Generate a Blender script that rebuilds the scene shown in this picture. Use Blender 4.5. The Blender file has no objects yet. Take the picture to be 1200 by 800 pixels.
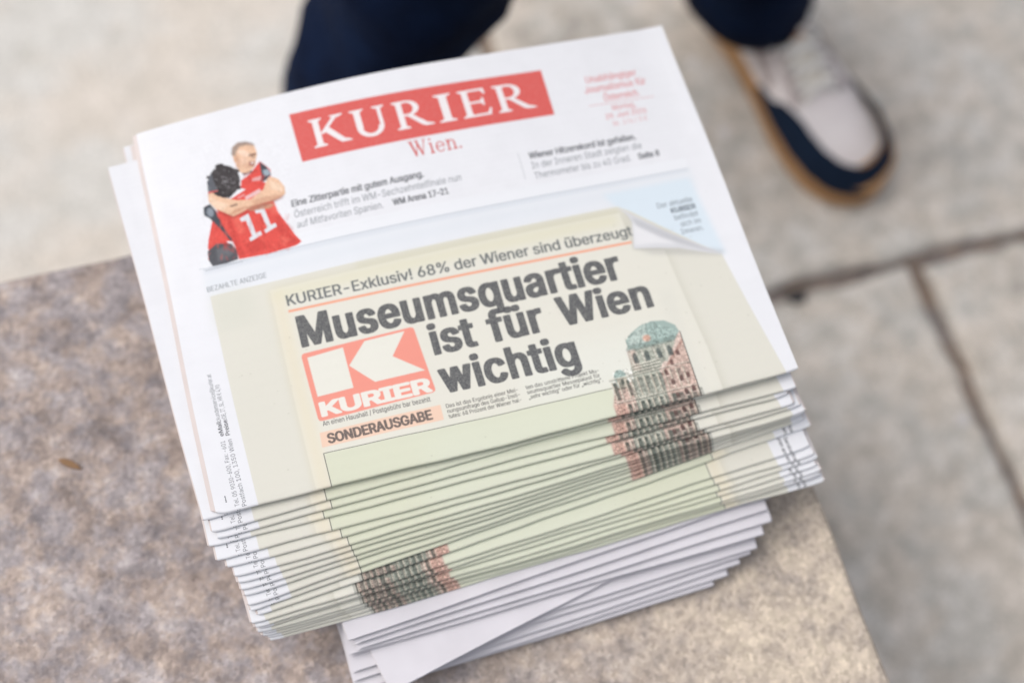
import bpy, bmesh, math, random
import numpy as np
from mathutils import Matrix, Vector, noise as mnoise
random.seed(7)
rng = np.random.default_rng(11)
sc = bpy.context.scene
R = math.radians

# ------------------------------------------------------------------ camera
GZ = 0.53                      # height of the top paper above the pavement
cam_d = bpy.data.cameras.new('camera')
cam = bpy.data.objects.new('camera', cam_d)
sc.collection.objects.link(cam)
sc.camera = cam
cam_d.sensor_width = 36.0
cam_d.lens = 51.0
cam_d.clip_start = 0.02
cam_d.clip_end = 500
right = Vector((0.96069552, -0.27322752, 0.04910032))
down = Vector((-0.2278168, -0.87703705, -0.42297225))
fwd = Vector((0.15863046, 0.39516166, -0.90481138))
m = Matrix((( right.x, -down.x, -fwd.x, 0.04719369),
            ( right.y, -down.y, -fwd.y, -0.25191918),
            ( right.z, -down.z, -fwd.z, 0.7035346 + GZ),
            (0, 0, 0, 1)))
cam.matrix_world = m
cam_d.dof.use_dof = True
cam_d.dof.focus_distance = 0.728
cam_d.dof.aperture_fstop = 3.1

# ------------------------------------------------------------------ light
SUN_ELEV, SUN_AZ = R(60), R(168)          # azimuth measured from +x towards +y
world = bpy.data.worlds.new('World')
sc.world = world
world.use_nodes = True
wn = world.node_tree.nodes
wl = world.node_tree.links
bg = wn['Background']
sky = wn.new('ShaderNodeTexSky')
sky.sky_type = 'NISHITA'
sky.sun_disc = False
sky.sun_elevation = SUN_ELEV
sky.sun_rotation = R(90) - SUN_AZ
sky.air_density = 1.0
sky.dust_density = 6.0
sky.ozone_density = 1.0
hs_ = wn.new('ShaderNodeHueSaturation')      # thin white overcast takes most of the blue out of the sky
hs_.inputs['Saturation'].default_value = 0.45
wl.new(sky.outputs[0], hs_.inputs['Color'])
wl.new(hs_.outputs[0], bg.inputs[0])
bg.inputs[1].default_value = 0.15
sl = bpy.data.lights.new('sun', 'SUN')
sl.energy = 0.75
sl.angle = R(60)
sl.color = (1.0, 0.955, 0.90)
sun = bpy.data.objects.new('sun', sl)
sc.collection.objects.link(sun)
sd = Vector((math.cos(SUN_ELEV) * math.cos(SUN_AZ), math.cos(SUN_ELEV) * math.sin(SUN_AZ), math.sin(SUN_ELEV)))
sun.rotation_euler = sd.to_track_quat('Z', 'Y').to_euler()
sc.view_settings.view_transform = 'Standard'
sc.view_settings.look = 'None'
sc.view_settings.exposure = 0.26
sc.view_settings.gamma = 1.0
sc.cycles.max_bounces = 6

# ------------------------------------------------------------------ helpers
def link(o):
    sc.collection.objects.link(o)
    return o

def tag(o, label=None, cat=None, group=None, kind=None):
    if label: o['label'] = label
    if cat: o['category'] = cat
    if group: o['group'] = group
    if kind: o['kind'] = kind
    return o

def empty(name, loc=(0, 0, 0), rz=0.0):
    o = bpy.data.objects.new(name, None)
    o.empty_display_size = 0.05
    o.location = loc
    o.rotation_euler = (0, 0, rz)
    return link(o)

def mesh_obj(name, verts, faces, mat, parent=None, smooth=True, uvs=None):
    me = bpy.data.meshes.new(name)
    me.from_pydata([tuple(v) for v in verts], [], faces)
    if uvs is not None:
        ul = me.uv_layers.new(name='UVMap')
        li = np.zeros(len(me.loops), dtype=np.int32)
        me.loops.foreach_get('vertex_index', li)
        ul.data.foreach_set('uv', np.asarray(uvs, dtype=np.float32)[li].ravel())
    if smooth:
        me.polygons.foreach_set('use_smooth', [True] * len(me.polygons))
    me.materials.append(mat)
    me.update()
    o = bpy.data.objects.new(name, me)
    if parent: o.parent = parent
    return link(o)

def bm_obj(name, bm, mat, parent=None, smooth=True):
    bmesh.ops.recalc_face_normals(bm, faces=bm.faces)
    me = bpy.data.meshes.new(name)
    bm.to_mesh(me); bm.free()
    if smooth:
        me.polygons.foreach_set('use_smooth', [True] * len(me.polygons))
    me.materials.append(mat)
    o = bpy.data.objects.new(name, me)
    if parent: o.parent = parent
    return link(o)

def new_mat(name):
    mt = bpy.data.materials.new(name)
    mt.use_nodes = True
    nt = mt.node_tree
    return mt, nt, nt.nodes['Principled BSDF']

def N(nt, kind, **kw):
    n = nt.nodes.new(kind)
    for k, v in kw.items():
        if k in n.inputs: n.inputs[k].default_value = v
        else: setattr(n, k, v)
    return n

def noise_node(nt, vec, scale, detail=4, rough=0.55):
    n = N(nt, 'ShaderNodeTexNoise')
    n.inputs['Scale'].default_value = scale
    n.inputs['Detail'].default_value = detail
    n.inputs['Roughness'].default_value = rough
    nt.links.new(vec, n.inputs['Vector'])
    return n.outputs['Fac']

def ramp(nt, fac, stops):
    r = N(nt, 'ShaderNodeValToRGB')
    els = r.color_ramp.elements
    while len(els) < len(stops): els.new(0.5)
    for e, (p, c) in zip(els, stops):
        e.position = p
        e.color = (c[0], c[1], c[2], 1) if hasattr(c, '__len__') else (c, c, c, 1)
    nt.links.new(fac, r.inputs[0])
    return r.outputs[0]

def mixc(nt, fac, a, b, mode='MIX'):
    mx = N(nt, 'ShaderNodeMix', data_type='RGBA', blend_type=mode)
    for sock, v in ((mx.inputs[0], fac), (mx.inputs[6], a), (mx.inputs[7], b)):
        if hasattr(v, 'is_linked') or hasattr(v, 'links'): nt.links.new(v, sock)
        elif isinstance(v, (int, float)): sock.default_value = v
        else: sock.default_value = (v[0], v[1], v[2], 1)
    return mx.outputs[2]

def bump(nt, bsdf, height, strength, dist):
    b = N(nt, 'ShaderNodeBump')
    b.inputs['Strength'].default_value = strength
    b.inputs['Distance'].default_value = dist
    nt.links.new(height, b.inputs['Height'])
    nt.links.new(b.outputs[0], bsdf.inputs['Normal'])

def s2l(c): return tuple(((v / 255.0 + 0.055) / 1.055) ** 2.4 if v > 10 else v / 255 / 12.92 for v in c)

# ------------------------------------------------------------------ stone materials
def stone_material(name, tones, scales=(9, 45, 220), cool=(0.93, 0.98, 1.08), warm=(1.08, 0.99, 0.90), lo=.36, hi=.66, hue=26, tone_shift=None, bump_d=0.002, flecks=0.0):
    """tones: dark, middle and light colour; lightness and hue vary by separate noises, like mixed aggregate"""
    mt, nt, b = new_mat(name)
    geo = N(nt, 'ShaderNodeNewGeometry')
    pos = geo.outputs['Position']
    n1 = noise_node(nt, pos, scales[0], 3)
    n2 = noise_node(nt, pos, scales[1], 4, 0.52)
    n3 = noise_node(nt, pos, scales[2], 4, 0.75)
    a = N(nt, 'ShaderNodeMath', operation='MULTIPLY'); nt.links.new(n1, a.inputs[0]); a.inputs[1].default_value = 0.25
    a2 = N(nt, 'ShaderNodeMath', operation='MULTIPLY_ADD'); nt.links.new(n2, a2.inputs[0]); a2.inputs[1].default_value = 0.50
    nt.links.new(a.outputs[0], a2.inputs[2])
    a3 = N(nt, 'ShaderNodeMath', operation='MULTIPLY_ADD'); nt.links.new(n3, a3.inputs[0]); a3.inputs[1].default_value = 0.25
    nt.links.new(a2.outputs[0], a3.inputs[2])
    col = ramp(nt, a3.outputs[0], [(lo, tones[0]), ((lo + hi) / 2, tones[1]), (hi, tones[2])])
    off = N(nt, 'ShaderNodeVectorMath', operation='ADD'); nt.links.new(pos, off.inputs[0]); off.inputs[1].default_value = (3.7, 9.1, 5.3)
    nh = noise_node(nt, off.outputs[0], hue, 4, 0.6)
    hc = ramp(nt, nh, [(0.40, cool), (0.60, warm)])
    col = mixc(nt, 1.0, col, hc, 'MULTIPLY')
    if tone_shift:
        col = tone_shift(nt, pos, col, a3.outputs[0])
    if flecks:
        vo = N(nt, 'ShaderNodeTexVoronoi'); vo.inputs['Scale'].default_value = 26
        nt.links.new(pos, vo.inputs['Vector'])
        fm = ramp(nt, vo.outputs['Distance'], [(0.10, 1.0), (0.22, 0.0)])
        fr = N(nt, 'ShaderNodeSeparateColor'); nt.links.new(vo.outputs['Color'], fr.inputs[0])
        gt = N(nt, 'ShaderNodeMath', operation='GREATER_THAN'); nt.links.new(fr.outputs[0], gt.inputs[0]); gt.inputs[1].default_value = 0.82
        fmul = N(nt, 'ShaderNodeMath', operation='MULTIPLY'); nt.links.new(fm, fmul.inputs[0]); nt.links.new(gt.outputs[0], fmul.inputs[1])
        fm2 = N(nt, 'ShaderNodeMath', operation='MULTIPLY'); nt.links.new(fmul.outputs[0], fm2.inputs[0]); fm2.inputs[1].default_value = flecks
        col = mixc(nt, fm2.outputs[0], col, (.62, .62, .66))
    vor = N(nt, 'ShaderNodeTexVoronoi'); vor.inputs['Scale'].default_value = 420
    nt.links.new(pos, vor.inputs['Vector'])
    g = ramp(nt, vor.outputs['Color'], [(0.0, 0.72), (1.0, 1.22)])
    col = mixc(nt, 1.0, col, g, 'MULTIPLY')
    nt.links.new(col, b.inputs['Base Color'])
    b.inputs['Roughness'].default_value = 0.85
    b.inputs['Specular IOR Level'].default_value = 0.3
    bump(nt, b, a3.outputs[0], 0.6, bump_d)
    return mt

def ledge_tone_shift(nt, pos, col, fac):
    # darker grey-brown on the left of the block, passing unevenly to lighter buff on the right
    sep = N(nt, 'ShaderNodeSeparateXYZ'); nt.links.new(pos, sep.inputs[0])
    n = noise_node(nt, pos, 9, 4)
    s = N(nt, 'ShaderNodeMath', operation='MULTIPLY_ADD'); nt.links.new(n, s.inputs[0]); s.inputs[1].default_value = 0.26
    nt.links.new(sep.outputs[0], s.inputs[2])
    mr = N(nt, 'ShaderNodeMapRange'); nt.links.new(s.outputs[0], mr.inputs[0])
    mr.inputs[1].default_value = 0.16; mr.inputs[2].default_value = 0.40
    buff = ramp(nt, fac, [(0.38, s2l((151, 142, 134))), (0.51, s2l((180, 168, 154))), (0.64, s2l((199, 187, 169)))])
    return mixc(nt, mr.outputs[0], col, buff)

M_ledge = stone_material('mottled_stone', (s2l((115, 108, 107)), s2l((148, 139, 136)), s2l((179, 169, 163))), scales=(22, 80, 300), lo=.35, hi=.65, hue=70, tone_shift=ledge_tone_shift, cool=(.95, .985, 1.06), warm=(1.06, .995, .93))
M_slab_grey = stone_material('grey_paving_stone', (s2l((155, 151, 145)), s2l((186, 181, 173)), s2l((210, 205, 199))), scales=(6, 44, 240), lo=.36, hi=.64, hue=22, flecks=.5, cool=(.98, 1.0, 1.02), warm=(1.025, .995, .97))
M_slab_light = stone_material('pale_paving_stone', (s2l((182, 179, 172)), s2l((193, 190, 184)), s2l((199, 196, 191))), scales=(6, 30, 240), hue=9, cool=(.98, 1.0, 1.02), warm=(1.03, .99, .96))
M_joint = stone_material('joint_grit', (s2l((90, 83, 77)), s2l((122, 111, 103)), s2l((156, 146, 136))), scales=(20, 90, 300))

# far ground: the same paving, too far to tell apart
M_far, nt, b = new_mat('distant_paving')
geo = N(nt, 'ShaderNodeNewGeometry')
br = N(nt, 'ShaderNodeTexBrick', offset=0.5)
br.inputs['Scale'].default_value = 1.0
br.inputs['Brick Width'].default_value = 0.678
br.inputs['Row Height'].default_value = 0.6
br.inputs['Mortar Size'].default_value = 0.008
br.inputs['Color1'].default_value = (*s2l((146, 138, 131)), 1)
br.inputs['Color2'].default_value = (*s2l((160, 153, 146)), 1)
br.inputs['Mortar'].default_value = (*s2l((90, 82, 75)), 1)
nt.links.new(geo.outputs['Position'], br.inputs['Vector'])
nt.links.new(br.outputs['Color'], b.inputs['Base Color'])
b.inputs['Roughness'].default_value = 0.9

# ------------------------------------------------------------------ ground and paving
mesh_obj('ground', [(-90, -90, -0.034), (90, -90, -0.034), (90, 90, -0.034), (-90, 90, -0.034)], [(0, 1, 2, 3)], M_far, smooth=False)['kind'] = 'structure'
pav = mesh_obj('pavement', [(-3.4, -3.1, -0.012), (4.4, -3.1, -0.012), (4.4, 4.1, -0.012), (-3.4, 4.1, -0.012)], [(0, 1, 2, 3)], M_joint, smooth=False)
pav['kind'] = 'structure'

SW, SD, JO = 0.678, 0.60, 0.014
def slab_mesh(seed, mat):
    r = random.Random(seed)
    bm = bmesh.new()
    w, d = (SW - JO) / 2, (SD - JO) / 2
    top, bot = [], []
    n = 26
    pts = []
    for i in range(n): pts.append((-w + 2 * w * i / n, -d))
    for i in range(n): pts.append((w, -d + 2 * d * i / n))
    for i in range(n): pts.append((w - 2 * w * i / n, d))
    for i in range(n): pts.append((-w, d - 2 * d * i / n))
    rings = []
    jit = [(r.uniform(-.0034, .0034), r.uniform(-.0034, .0034)) for _ in pts]
    for inset, z in ((0.0, -0.03), (0.0, -0.006), (0.0045, -0.0014), (0.013, 0.0)):
        ring = []
        for (x, y), (jx, jy) in zip(pts, jit):
            sx = 1 - inset / w; sy = 1 - inset / d
            ring.append(bm.verts.new((x * sx + jx, y * sy + jy, z)))
        rings.append(ring)
    L = len(pts)
    for a, c in zip(rings, rings[1:]):
        for i in range(L):
            bm.faces.new((a[i], a[(i + 1) % L], c[(i + 1) % L], c[i]))
    bm.faces.new(rings[-1])
    bmesh.ops.recalc_face_normals(bm, faces=bm.faces)
    me = bpy.data.meshes.new('slab')
    bm.to_mesh(me); bm.free()
    me.materials.append(mat)
    return me
grey = [slab_mesh(i, M_slab_grey) for i in range(4)]
pale = [slab_mesh(i + 10, M_slab_light) for i in range(3)]
for row in range(-5, 6):
    y = 0.274 + SD * row + SD / 2
    off = 0.333 if row % 2 == 0 else 0.672
    for k in range(-5, 6):
        x = off + SW * k + SW / 2
        light = (row == 0 and k == -1) or (random.random() < 0.12 and not (row in (-1, 0) and k in (-1, 0, 1))) or (row == 0 and k == -2)
        me = random.choice(pale if light else grey)
        o = link(bpy.data.objects.new('slab', me))
        o.parent = pav
        o.location = (x, y, random.uniform(-.0008, .0008))
        if random.random() < 0.5: o.rotation_euler[2] = math.pi

# ------------------------------------------------------------------ stone ledge under the papers
LZ = GZ - 0.0975
def ledge():
    bm = bmesh.new()
    x0, x1, y0, y1 = -1.55, 0.336, -1.0, 0.217
    nx, ny = 60, 40
    r = 0.006
    bmesh.ops.create_cube(bm, size=1)
    for v in bm.verts:
        v.co = Vector((x0 + (v.co.x + .5) * (x1 - x0), y0 + (v.co.y + .5) * (y1 - y0), 0.001 + (v.co.z + .5) * (LZ - 0.001)))
    bmesh.ops.bevel(bm, geom=[e for e in bm.edges if e.verts[0].co.z > LZ - .01 or e.verts[1].co.z > LZ - .01 or abs(e.verts[0].co.z - e.verts[1].co.z) > .1], offset=r, segments=3, affect='EDGES', profile=0.6)
    bmesh.ops.subdivide_edges(bm, edges=[e for e in bm.edges if e.calc_length() > 0.3], cuts=40, use_grid_fill=True)
    for v in bm.verts:
        if min(abs(v.co.x - x1), abs(v.co.y - y1)) < 0.012:
            k = mnoise.noise(v.co * 18) * 0.0022
            if v.co.z > 0.05: v.co += Vector((k, k, 0))
    return bm_obj('stone_block', ledge_bm if False else bm, M_ledge, smooth=False)
tag(ledge(), 'big low block of mottled grey-brown stone that the newspaper stack stands on', 'stone block')

# ------------------------------------------------------------------ the printed page, painted in page coordinates
# unit 0.1 mm; x 0..3150 from the left edge, y 0 = fold, up to 2334 = back edge, negative = below the fold
PX = 0.8
YB = -500
CW, CH = int(3150 * PX), int((2340 - YB) * PX)
GAIN = 1.40
page = np.empty((CH, CW, 3), np.float32)

def lin(c):
    c = np.asarray(c, np.float32) / 255.0
    return np.where(c <= .04045, c / 12.92, ((c + .055) / 1.055) ** 2.4)
page[:] = lin((238, 240, 245))

def smooth_noise(h, w, cell):
    gh, gw = int(h / cell) + 3, int(w / cell) + 3
    g = rng.random((gh, gw)).astype(np.float32)
    yy = np.arange(h) / cell; xx = np.arange(w) / cell
    y0 = yy.astype(int); x0 = xx.astype(int)
    fy = yy - y0; fx = xx - x0
    fy = (fy * fy * (3 - 2 * fy))[:, None]; fx = (fx * fx * (3 - 2 * fx))[None, :]
    a = g[y0][:, x0]; b_ = g[y0][:, x0 + 1]; c = g[y0 + 1][:, x0]; d = g[y0 + 1][:, x0 + 1]
    return (a * (1 - fx) + b_ * fx) * (1 - fy) + (c * (1 - fx) + d * fx) * fy

INK = 0.72 + 0.28 * np.clip(smooth_noise(CH, CW, 2.2) * 1.5, 0, 1)     # uneven ink lay-down on newsprint

def box_blur(a, r):
    if r < 1: return a
    for ax in (0, 1):
        for _ in range(2):
            p = np.pad(a, [(r + 1, r) if i == ax else (0, 0) for i in range(a.ndim)], mode='edge')
            c = np.cumsum(p, axis=ax, dtype=np.float64)
            n = a.shape[ax]
            hi = np.take(c, np.arange(2 * r + 1, 2 * r + 1 + n), axis=ax)
            lo = np.take(c, np.arange(0, n), axis=ax)
            a = ((hi - lo) / (2 * r + 1)).astype(np.float32)
    return a

def region(pts, pad=0):
    p = np.asarray(pts, float)
    q = np.c_[p[:, 0] * PX, (p[:, 1] - YB) * PX]
    x0 = max(int(math.floor(q[:, 0].min())) - pad, 0); x1 = min(int(math.ceil(q[:, 0].max())) + pad + 1, CW)
    y0 = max(int(math.floor(q[:, 1].min())) - pad, 0); y1 = min(int(math.ceil(q[:, 1].max())) + pad + 1, CH)
    return q, x0, x1, y0, y1

def fill_mask(polys, pad=0, ss=3):
    allp = np.concatenate([np.asarray(p, float) for p in polys])
    _, x0, x1, y0, y1 = region(allp, pad)
    if x1 <= x0 or y1 <= y0: return None
    h, w = (y1 - y0), (x1 - x0)
    cov = np.zeros((h * ss, w), np.float32)
    for p in polys:
        q = np.asarray(p, float)
        q = np.c_[q[:, 0] * PX - x0, ((q[:, 1] - YB) * PX - y0) * ss]
        q2 = np.roll(q, -1, axis=0)
        ya = max(int(q[:, 1].min()), 0); yb = min(int(q[:, 1].max()) + 1, h * ss)
        for r in range(ya, yb):
            yc = r + .5
            s = ((q[:, 1] <= yc) & (q2[:, 1] > yc)) | ((q2[:, 1] <= yc) & (q[:, 1] > yc))
            if not s.any(): continue
            a, c = q[s], q2[s]
            xs = np.sort(a[:, 0] + (yc - a[:, 1]) / (c[:, 1] - a[:, 1]) * (c[:, 0] - a[:, 0]))
            for i in range(0, len(xs) - 1, 2):
                l, rr = max(xs[i], 0.0), min(xs[i + 1], float(w))
                if rr <= l: continue
                li, ri = int(l), min(int(rr), w - 1)
                if li == ri: cov[r, li] += rr - l
                else:
                    cov[r, li] += li + 1 - l
                    cov[r, li + 1:ri] += 1
                    cov[r, ri] += rr - ri
    cov = np.clip(cov, 0, 1)
    return cov.reshape(h, ss, w).mean(axis=1), x0, y0

def put(mask, x0, y0, color, alpha=1.0, ink=False):
    h, w = mask.shape
    mk = mask[..., None] * alpha
    if ink: mk = mk * INK[y0:y0 + h, x0:x0 + w, None]
    v = page[y0:y0 + h, x0:x0 + w]
    v[:] = v * (1 - mk) + lin(color) * mk

def poly(pts, color, alpha=1.0, blur=0, ink=False):
    r = fill_mask([pts], pad=blur * 2)
    if r is None: return
    mk, x0, y0 = r
    put(box_blur(mk, blur), x0, y0, color, alpha, ink)

def polys(ps, color, alpha=1.0, blur=0, ink=False):
    r = fill_mask(ps, pad=blur * 2)
    if r is None: return
    mk, x0, y0 = r
    put(box_blur(mk, blur), x0, y0, color, alpha, ink)

def line(p, q, wd, color, alpha=1.0, blur=0):
    d = np.array(q, float) - p
    n = np.array([-d[1], d[0]]) / np.hypot(*d) * wd / 2
    poly([np.add(p, n), np.add(q, n), np.subtract(q, n), np.subtract(p, n)], color, alpha, blur)

def rect(x0, y0, x1, y1, color, alpha=1.0, blur=0, ink=False):
    poly([(x0, y0), (x1, y0), (x1, y1), (x0, y1)], color, alpha, blur, ink)

def ell(cx, cy, rx, ry, rot=0, n=22):
    c, s = math.cos(R(rot)), math.sin(R(rot))
    return [(cx + rx * math.cos(t) * c - ry * math.sin(t) * s, cy + rx * math.cos(t) * s + ry * math.sin(t) * c) for t in np.linspace(0, 2 * math.pi, n, endpoint=False)]

_tc = bpy.data.curves.new('type', 'FONT')
_tc.resolution_u = 5
try:        # the grotesque that ships inside Blender; its built-in face otherwise
    import os
    _tc.font = bpy.data.fonts.load(os.path.join(bpy.utils.system_resource('DATAFILES'), 'fonts', 'Inter.woff2'))
except Exception:
    pass
_to = bpy.data.objects.new('type', _tc)
sc.collection.objects.link(_to)
CAP = None
def text_outlines(s, spacing=1.0):
    """closed outlines of a line of type, as point lists"""
    _tc.body = s
    _tc.space_character = spacing
    bpy.context.view_layer.update()
    dg = bpy.context.evaluated_depsgraph_get()
    cu = _to.evaluated_get(dg).to_curve(dg)
    out = []
    ts = np.linspace(0, 1, 6, endpoint=False)[:, None]
    for sp in cu.splines:
        if sp.type == 'BEZIER':
            b_ = sp.bezier_points; n = len(b_); pts = []
            for i in range(n):
                p, q = b_[i], b_[(i + 1) % n]
                p0, p1, p2, p3 = (np.array(c[:2]) for c in (p.co, p.handle_right, q.handle_left, q.co))
                pts.append((1 - ts) ** 3 * p0 + 3 * (1 - ts) ** 2 * ts * p1 + 3 * (1 - ts) * ts ** 2 * p2 + ts ** 3 * p3)
            out.append(np.concatenate(pts))
        else:
            out.append(np.array([p.co[:2] for p in sp.points]))
    _to.evaluated_get(dg).to_curve_clear()
    return out
_h = np.concatenate(text_outlines('H')); CAP = _h[:, 1].max() - _h[:, 1].min()

def text(s, x0, x1, y, cap, color, bold=0.0, alpha=1.0, slant=0.0, spacing=1.0, rise=0.0, vert=False, blur=0, ink=True, right=None, sharp=3.0, bv=None):
    """Print a line from x0 to x1 on baseline y; vert: x0..x1 run up the page and y is the x of the baseline."""
    outs = text_outlines(s.strip(), spacing)
    cuts = np.cumsum([len(o) for o in outs])[:-1]
    vv = np.concatenate(outs)
    if bv is None: bv = bold * .6
    lo, hi = vv[:, 0].min(), vv[:, 0].max()
    sy = (cap - 2 * bv) / CAP
    sx = (x1 - x0 - 2 * bold) / (hi - lo) if x1 is not None else sy
    a = (vv[:, 0] - lo) * sx + bold
    bb = vv[:, 1] * sy + bv
    a = a + slant * bb
    if vert: P = np.c_[y - bb, x0 + a]
    else: P = np.c_[x0 + a, y + bb + rise * a / max(x1 - x0, 1)]
    pad = int(max(bold, bv) * PX) + 3 + blur * 2
    q, X0, X1, Y0, Y1 = region(P, pad)
    if X1 <= X0 or Y1 <= Y0: return
    ss = 3
    h, w = (Y1 - Y0) * ss, (X1 - X0) * ss
    mk = np.zeros((h, w), np.float32)
    Q = (q - [X0, Y0]) * ss
    E0, E1 = [], []
    for loop in np.split(Q, cuts):
        E0.append(loop); E1.append(np.roll(loop, -1, axis=0))
    E0 = np.concatenate(E0); E1 = np.concatenate(E1)
    for r_ in range(max(int(Q[:, 1].min()), 0), min(int(Q[:, 1].max()) + 1, h)):
        yc = r_ + .5
        up = (E0[:, 1] <= yc) & (E1[:, 1] > yc); dn = (E1[:, 1] <= yc) & (E0[:, 1] > yc)
        sel = up | dn
        if not sel.any(): continue
        a_, c_ = E0[sel], E1[sel]
        xs_ = a_[:, 0] + (yc - a_[:, 1]) / (c_[:, 1] - a_[:, 1]) * (c_[:, 0] - a_[:, 0])
        o_ = np.argsort(xs_); xs_ = xs_[o_]; wd_ = np.cumsum(np.where(up[sel][o_], 1, -1))
        for k_ in range(len(xs_) - 1):
            if wd_[k_] != 0:
                mk[r_, max(int(xs_[k_] + .5), 0):max(int(xs_[k_ + 1] + .5), 0)] = 1
    rb = bold * PX * ss
    if rb >= 1:
        rv = bv * PX * ss
        rh = rb
        if vert: rb, rv = rv, rb; rh = rb
        r = int(rv); out = mk.copy()
        # superelliptic pen keeps the corners of the letters fairly square
        for dy in range(-r, r + 1):
            k = (1 - (abs(dy) / (rv + .01)) ** sharp)
            if k < 0: continue
            dx = int(rh * k ** (1 / sharp))
            src = mk[max(0, -dy):h - max(0, dy)]
            c = np.pad(np.cumsum(np.pad(src, ((0, 0), (dx + 1, dx))), axis=1), ((0, 0), (0, 0)))
            win = (c[:, 2 * dx + 1:2 * dx + 1 + w] - c[:, :w]) > 0
            tgt = out[max(0, dy):h - max(0, -dy)]
            np.maximum(tgt, win.astype(np.float32), out=tgt)
        mk = out
    mk = mk.reshape(h // ss, ss, w // ss, ss).mean(axis=(1, 3))
    put(box_blur(mk, blur), X0, Y0, color, alpha, ink)

# serif capitals, drawn stroke by stroke (cap height 1)
def serif_glyph(ch):
    P = []
    sf = .055
    def stem(x, w=.15, y0=0, y1=1, l=.09, r=.09):
        P.append([(x, y0), (x + w, y0), (x + w, y1), (x, y1)])
        if y0 == 0: P.append([(x - l, 0), (x + w + r, 0), (x + w + r, sf * .7), (x + w, sf * 1.9), (x, sf * 1.9), (x - l, sf * .7)])
        if y1 == 1: P.append([(x - l, 1), (x + w + r, 1), (x + w + r, 1 - sf * .7), (x + w, 1 - sf * 1.9), (x, 1 - sf * 1.9), (x - l, 1 - sf * .7)])
    def arc(cx, cy, rx, ry, a0, a1, wx, wy, n=16):
        o, i = [], []
        for t_ in np.linspace(R(a0), R(a1), n):
            o.append((cx + rx * math.cos(t_), cy + ry * math.sin(t_)))
            i.append((cx + (rx - wx) * math.cos(t_), cy + (ry - wy) * math.sin(t_)))
        P.append(o + i[::-1])
    if ch == 'K':
        stem(.10)
        P.append([(.22, .43), (.33, .43), (.74, .96), (.62, .96)])
        P.append([(.54, 1), (.86, 1), (.86, .96), (.74, .90), (.62, .92), (.54, .96)])
        P.append([(.31, .54), (.44, .66), (.82, .07), (.64, .07)])
        P.append([(.63, .10), (.80, .12), (.95, .04), (.95, 0), (.70, 0)])
        w = .95
    if ch == 'U':
        stem(.10, y0=.3)
        stem(.64, w=.085, y0=.3, l=.11)
        arc(.4125, .33, .3125, .36, 180, 360, .13, .12, 24)
        P.append([(.10, .3), (.25, .3), (.25, .36), (.10, .36)])
        P.append([(.64, .3), (.725, .3), (.725, .36), (.64, .36)])
        w = .82
    if ch == 'R':
        stem(.10)
        arc(.36, .72, .31, .28, -92, 92, .15, .075, 22)
        P.append([(.2, .925), (.37, .925), (.37, 1), (.2, 1)])
        P.append([(.2, .44), (.37, .44), (.37, .515), (.2, .515)])
        P.append([(.30, .49), (.47, .47), (.83, .06), (.66, .03)])
        P.append([(.64, .08), (.78, .12), (.95, .04), (.95, 0), (.73, 0)])
        w = .95
    if ch == 'I':
        stem(.10); w = .35
    if ch == 'E':
        stem(.10, r=.1)
        P.append([(.2, 1), (.66, 1), (.68, .78), (.64, .78), (.58, .92), (.2, .925)])
        P.append([(.2, .475), (.52, .475), (.56, .38), (.60, .38), (.60, .65), (.56, .65), (.52, .55), (.2, .55)])
        P.append([(.2, 0), (.69, 0), (.74, .25), (.70, .25), (.62, .08), (.2, .075)])
        w = .74
    if ch == 'W':
        P.append([(.10, .97), (.24, .97), (.42, .12), (.36, 0), (.32, 0)])
        P.append([(.34, 0), (.38, 0), (.58, .80), (.54, .86), (.52, .80)])
        P.append([(.46, .97), (.58, .97), (.80, .10), (.74, 0), (.70, 0)])
        P.append([(.72, 0), (.76, 0), (1.02, .97), (.96, .97)])
        for a_, b_ in ((.02, .32), (.40, .66), (.86, 1.12)): P.append([(a_, 1), (b_, 1), (b_, .955), (a_, .955)])
        w = 1.12
    if ch == 'i':
        stem(.08, w=.095, y1=.66, l=.08, r=.08)
        P.append([(.0, .66), (.175, .69), (.175, .6), (.0, .62)])
        P.append(ell(.125, .9, .065, .065)); w = .27
    if ch == 'e':
        arc(.27, .33, .25, .34, 0, 325, .085, .06, 26)
        P.append([(.06, .33), (.5, .33), (.5, .39), (.06, .39)]); w = .54
    if ch == 'n':
        stem(.08, w=.095, y1=.66, l=.08, r=.08)
        P.append([(.0, .66), (.175, .69), (.175, .6), (.0, .62)])
        arc(.325, .42, .2, .25, 0, 170, .09, .065, 16)
        stem(.43, w=.095, y1=.43, l=.08, r=.08); w = .62
    if ch == '.':
        P.append(ell(.09, .06, .07, .07)); w = .18
    return P, w

def serif(ch, x0, x1, y, cap, color, lean=0.0, ink=False):
    P, w = serif_glyph(ch)
    k = (x1 - x0) / w
    ps = [[(x0 + px * k, y + py * cap) for px, py in p] for p in P]
    allp = [pt for p in ps for pt in p]
    # union of overlapping strokes: take the maximum coverage
    _, X0, X1, Y0, Y1 = region(allp, 2)
    acc = np.zeros((Y1 - Y0, X1 - X0), np.float32)
    for p in ps:
        mk, a, c = fill_mask([p], 0)
        acc[c - Y0:c - Y0 + mk.shape[0], a - X0:a - X0 + mk.shape[1]] += mk
    put(np.clip(acc, 0, 1), X0, Y0, color, 1.0, ink)

# --- newsprint tone
page *= (0.985 + 0.03 * smooth_noise(CH, CW, 60))[..., None]
DK = (70, 74, 80)
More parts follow.
